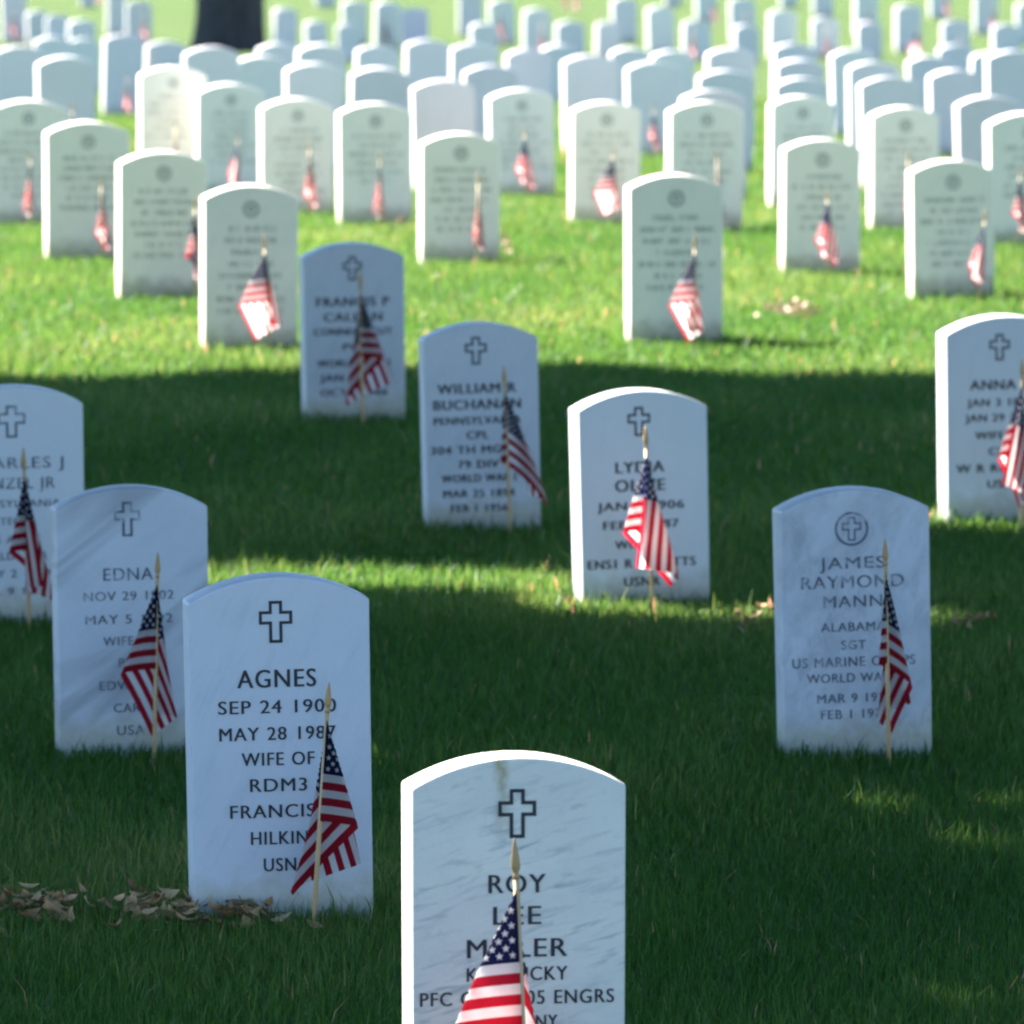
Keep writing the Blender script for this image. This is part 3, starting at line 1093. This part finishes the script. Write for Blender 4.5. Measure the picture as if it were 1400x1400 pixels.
# foot pixel x, y, tip pixel y, cloth variant, label, lean (right, away)
grave_flag(723, 1582, 1138, 0, 'flag with gold spear tip before the nearest headstone, at the bottom edge', (-2.4, 0))
grave_flag(429, 1254, 928, 1, 'flag before the bluish headstone with dry leaves, hanging to the right', (3.8, 0))
grave_flag(213, 1026, 752, 2, 'flag before the banded grey headstone, spread to the left', (1.2, 0))
grave_flag(43, 850, 610, 3, 'flag before the headstone cut off by the left edge in the shade', (-1.6, 0))
grave_flag(892, 826, 580, 10, 'flag across the cross of the headstone with a sunlit left side', (-2.4, 0))
grave_flag(1213, 1028, 733, 4, 'narrow flag before the mottled grey headstone with a circled cross', (-1.2, 0))
grave_flag(698, 722, 498, 5, 'flag hanging right before the fully shaded headstone at centre', (-2.2, 0))
grave_flag(497, 576, 368, 6, 'wide flag before the bluish headstone at the edge of the shade', (-1.0, 0))
grave_flag(1394, 712, 490, 7, 'flag before the headstone cut off by the right edge in the shade', (0, 0))
MIDFLAGS = [
    (371, 478, 320, 8, 'pink lit flag before the nearest bright headstone on the left', -3),
    (268, 405, 268, 3, 'flag peeking out left of the nearest bright headstone', 0),
    (140, 352, 245, 9, 'small flag before the third bright headstone on the left', 0),
    (43, 306, 212, 11, 'white flag before the greenish headstone at the left edge', 0),
    (949, 480, 320, 0, 'sunlit flag with bare stick before the bright stone right of centre', 0),
    (1130, 374, 258, 10, 'red flag before the greenish headstone left of the lilac one', 0),
    (1336, 406, 288, 7, 'leaning white flag before the bright headstone near the right edge', 4),
    (652, 358, 235, 12, 'narrow white flag before the greenish headstone at centre', 1),
    (1392, 334, 240, 3, 'pink flag at the right edge in the bright area', 0),
    (1240, 312, 205, 12, 'faint flag before the lilac grey headstone', 0),
    (980, 314, 205, 12, 'faint flag before the front stone of the stepped column', 0),
    (838, 304, 200, 8, 'dark topped flag before the bright headstone left of the stepped column', 0),
    (720, 270, 172, 10, 'small red flag before the bright headstone right of the greenish one', -2),
    (520, 308, 208, 11, 'orange pink flag before the bright headstone left of the greenish one', 0),
    (424, 294, 192, 9, 'pink flag before the warm grey bright headstone', 0),
    (326, 272, 185, 7, 'bunched pink flag before the stone behind the nearest bright one', 0),
    (241, 269, 160, 12, 'pointed white flag before the tall pale headstone on the left', 0),
    (100, 242, 140, 3, 'pink flag showing above the third bright headstone on the left', 0),
    (175, 160, 100, 9, 'red flag before a pale headstone left of the tree trunk', 0),
    (893, 216, 148, 3, 'pink flag left of the stepped column of headstones', 0),
]
for px, py, tip, k, lab, ln in MIDFLAGS:
    grave_flag(px, py, tip, k, lab, (ln, 0), random.uniform(-12, 12))
FARFLAGS = [(20, 62, 3), (197, 62, 9), (137, 12, 7), (527, 66, 12), (686, 62, 3), (740, 80, 12), (772, 20, 3), (790, 22, 7), (975, 38, 3), (1020, 62, 9),
            (1085, 8, 7), (1130, 84, 12), (1187, 56, 3), (1255, 88, 8), (1295, 26, 9), (1358, 52, 3), (945, 88, 9), (820, 62, 9), (1313, 96, 12)]
FARFLAGS.sort()
for k, (px, py, v) in enumerate(FARFLAGS):
    grave_flag(px, py, py - 54, v, 'tiny pink flag on the far lawn by the top edge, ' + ordinal(k, len(FARFLAGS)) + ' there', (random.uniform(-3, 3), 0), random.uniform(-25, 25))

# ------------------------------------------------------------------ fallen leaves
DRY = leaf_material('dry_leaves', (0.17, 0.08, 0.03), (0.50, 0.33, 0.17), 0.15)
PALE = leaf_material('pale_dry_leaves', (0.20, 0.13, 0.075), (0.36, 0.26, 0.16), 0.15)


def leaf_heap(name, spots, n, size, mat, label, seed, lift=0.045, fwd=0):
    r = np.random.default_rng(seed)
    V, F, T = [], [], []
    for i in range(n):
        px, py, sx, sy = spots[r.integers(len(spots))]
        q = at(px + r.normal() * sx, py + fwd + r.normal() * sy)
        L = size * r.uniform(.6, 1.3); Wd = L * r.uniform(.35, .55)
        curl = r.uniform(.5, 1.8)
        pts = []
        for a, wv in ((-1, .06), (-.55, .75), (0, 1), (.5, .7), (1, .05)):
            for sgn in (-1, 0, 1):
                w2 = wv * (1 + .25 * r.normal())
                pts.append((a * L / 2, sgn * Wd / 2 * w2, curl * L * .16 * (a * a) + abs(sgn) * curl * .12 * Wd))
        M = Matrix.Rotation(r.uniform(0, 6.28), 4, 'Z') @ Matrix.Rotation(r.normal() * .4, 4, 'X') @ Matrix.Rotation(r.normal() * .4, 4, 'Y')
        b = len(V)
        up = r.uniform(0.2, 1.1) * lift
        for p in pts:
            w = M @ Vector(p)
            V.append((q.x + w.x, q.y + w.y, q.z + up + w.z))
        tt = r.uniform(0, 1)
        T += [tt] * len(pts)
        for j in range(4):
            for c in range(2):
                a0 = b + j * 3 + c
                F.append((a0, a0 + 1, a0 + 4, a0 + 3))
    me = np_mesh(name, V, F, mat, True)
    set_tint(me, T)
    o = link(name, me)
    tag(o, label, kind='stuff')
    return o


leaf_heap('fallen_leaves', [(15, 1240, 28, 9), (15, 1240, 26, 8), (55, 1245, 25, 9), (55, 1245, 25, 9), (90, 1250, 10, 5), (60, 1250, 55, 12)], 130, .036, DRY, 'brown dry leaves lying in the grass at the left edge', 1, fwd=16)
leaf_heap('fallen_leaves', [(195, 1244, 22, 8), (195, 1244, 22, 8), (250, 1248, 26, 8), (250, 1248, 26, 8), (310, 1246, 20, 8), (335, 1250, 10, 6), (270, 1254, 70, 12)], 210, .036, DRY, 'brown dry leaves heaped against the second nearest headstone', 2, fwd=24)
leaf_heap('fallen_leaves', [(1035, 850, 16, 10), (1020, 862, 10, 5)], 26, .036, DRY, 'brown dry leaves left of the mottled grey headstone', 3, fwd=8)
leaf_heap('fallen_leaves', [(1312, 860, 22, 5)], 16, .036, DRY, 'brown dry leaves right of the mottled grey headstone', 4, fwd=8)
leaf_heap('fallen_leaves', [(1085, 433, 19, 3.5)], 90, .045, PALE, 'pale tan patch of dry leaves on the sunlit lawn', 5, .04)
leaf_heap('fallen_leaves', [(690, 347, 6, 3)], 14, .05, PALE, 'few pale leaves beside the greenish headstone at centre', 6, .05)

tw = at(318, 1272)
bm = bmesh.new()
tube(bm, [(0, 0, .0), (.002, 0, .03), (.0, 0, .05)], [.004, .005, .003], 8)
tube(bm, [(-.02, .01, .035), (0, 0, .052), (.03, 0, .05), (.06, .01, .035)], [.002, .006, .006, .002], 8)
tube(bm, [(.05, 0, .03), (.09, .0, .033), (.13, .0, .02), (.155, 0, -.02)], [.0018, .0018, .0016, .0014], 6)
tk = link('twig', bm_mesh('twig', bm, plain('twig_bark', (0.10, 0.08, 0.045), 0.8), True))
tk.location = tw
tag(tk, 'thin curved twig lying before the foot of the second nearest headstone', 'twig')

# ------------------------------------------------------------------ grass
GRASS = grass_material()


def noise2(x, y, s, seed):
    r = np.random.default_rng(seed)
    o = np.zeros_like(x)
    for k in range(6):
        a = r.uniform(0, 6.28); f = s * r.uniform(.6, 1.7)
        o += np.sin(f * (x * math.cos(a) + y * math.sin(a)) + r.uniform(0, 6.28))
    return o / 6


def blades(d0, d1, dens, ht, wd, seed, simple):
    r = np.random.default_rng(seed)
    half = lambda d: 0.0585 * d * 1.30 + 1.5
    area = (half(d0) + half(d1)) * (d1 - d0)
    n = int(area * dens)
    n = int(n * half(d1) / (half(d0) + half(d1)))      # doubled below: the whole strip at full density
    y = r.uniform(d0, d1, n * 2)
    x = r.uniform(-1, 1, n * 2) * half(d1)
    m = (np.abs(x) < half(y)) & ((np.abs(x) < 0.0585 * y * 1.15 + .25) | (r.random(n * 2) < .5))
    x, y = x[m], y[m]
    n = len(x)
    nz = noise2(x, y, 5, 3); nb = noise2(x, y, 1.3, 4)
    h = ht * r.lognormal(0, .28, n) * (1 + .30 * nz + .15 * nb)
    w = wd * r.uniform(.6, 1.3, n)
    a = r.uniform(0, 2 * np.pi, n)
    fx, fy = np.cos(a), np.sin(a)                 # bending direction
    lean = np.abs(r.normal(.28, .30, n)) * h
    fa = a + np.pi / 2 + r.normal(0, .5, n)
    sx, sy = np.cos(fa) * w / 2, np.sin(fa) * w / 2
    z = terrain(x, y) - 0.004
    t = np.clip(.42 + .20 * nz + .24 * nb + r.normal(0, .14, n), 0, 1)
    dry = r.random(n) < .006
    t = np.where(dry, r.uniform(.9, 1, n), np.minimum(t, .88))
    if simple:
        V = np.stack([np.stack([x - sx, y - sy, z], 1), np.stack([x + sx, y + sy, z], 1),
                      np.stack([x + fx * lean, y + fy * lean, z + h * .95], 1)], 1).reshape(-1, 3)
        F = np.arange(3 * n).reshape(-1, 3)
        return V, F, np.repeat(t, 3)
    mx_, my_, mz = x + fx * lean * .28, y + fy * lean * .28, z + h * .55
    V = np.stack([np.stack([x - sx, y - sy, z], 1), np.stack([x + sx, y + sy, z], 1),
                  np.stack([mx_ + sx * .8, my_ + sy * .8, mz], 1), np.stack([mx_ - sx * .8, my_ - sy * .8, mz], 1),
                  np.stack([x + fx * lean, y + fy * lean, z + h * .93], 1)], 1).reshape(-1, 3)
    b = np.arange(n)[:, None] * 5
    F = np.concatenate([b + np.array([0, 1, 2]), b + np.array([0, 2, 3]), b + np.array([3, 2, 4])], 0)
    return V, F, np.repeat(t, 5)


VS, FS, TS = [], [], []
off = 0
for args in [(11.8, 17, 17000, .038, .0025, 1, False), (17, 24, 11000, .038, .0032, 2, False), (24, 34, 5500, .038, .0048, 3, False),
             (34, 52, 2600, .040, .0062, 4, True), (52, 85, 700, .045, .011, 5, True)]:
    V, F, T = blades(*args)
    VS.append(V); FS.append(F + off); TS.append(T); off += len(V)
# taller tufts the mower left along the feet of the near stones
r = np.random.default_rng(77)
tuft = []
for (l, r_, base) in [(255, 512, 1250), (72, 288, 1022), (1062, 1278, 1023), (783, 973, 820), (577, 741, 717), (-75, 117, 845), (411, 555, 570), (1283, 1400, 706)]:
    for k in range(300):
        q = at(r.uniform(l + 4, r_ + 3), base + r.uniform(-1, 5))
        tuft.append((q.x, q.y, q.z, r.choice([r.uniform(.03, .06), r.uniform(.05, .1)])))
tuft = np.array(tuft)
for px, py, hh, ln in [(1150, 1025, .09, -.05), (1160, 1026, .1, -.05), (1178, 1026, .085, .03), (1200, 1027, .1, -.03), (1206, 1026, .09, .02), (1138, 1025, .07, .04)]:
    q = at(px, py); tuft = np.vstack([tuft, (q.x, q.y, q.z, hh)])
n = len(tuft)
a = r.uniform(0, 6.28, n); ln = r.uniform(.1, .6, n) * tuft[:, 3]
w = .0036
V = np.stack([np.stack([tuft[:, 0] - w / 2, tuft[:, 1], tuft[:, 2] - .003], 1), np.stack([tuft[:, 0] + w / 2, tuft[:, 1], tuft[:, 2] - .003], 1),
              np.stack([tuft[:, 0] + np.cos(a) * ln * .3 + w * .4, tuft[:, 1] + np.sin(a) * ln * .3, tuft[:, 2] + tuft[:, 3] * .55], 1),
              np.stack([tuft[:, 0] + np.cos(a) * ln * .3 - w * .4, tuft[:, 1] + np.sin(a) * ln * .3, tuft[:, 2] + tuft[:, 3] * .55], 1),
              np.stack([tuft[:, 0] + np.cos(a) * ln, tuft[:, 1] + np.sin(a) * ln * .6, tuft[:, 2] + tuft[:, 3] * .95], 1)], 1).reshape(-1, 3)
b = np.arange(n)[:, None] * 5
VS.append(V); FS.append(np.concatenate([b + np.array([0, 1, 2]), b + np.array([0, 2, 3]), b + np.array([3, 2, 4])], 0) + off)
TS.append(np.repeat(r.uniform(.1, .7, n), 5))
me = np_mesh('grass', np.concatenate(VS), np.concatenate(FS), GRASS)
set_tint(me, np.concatenate(TS))
grass = link('grass', me)
tag(grass, 'thick mown green grass between the rows of headstones', kind='stuff')
print('blades', sum(len(t) for t in TS))
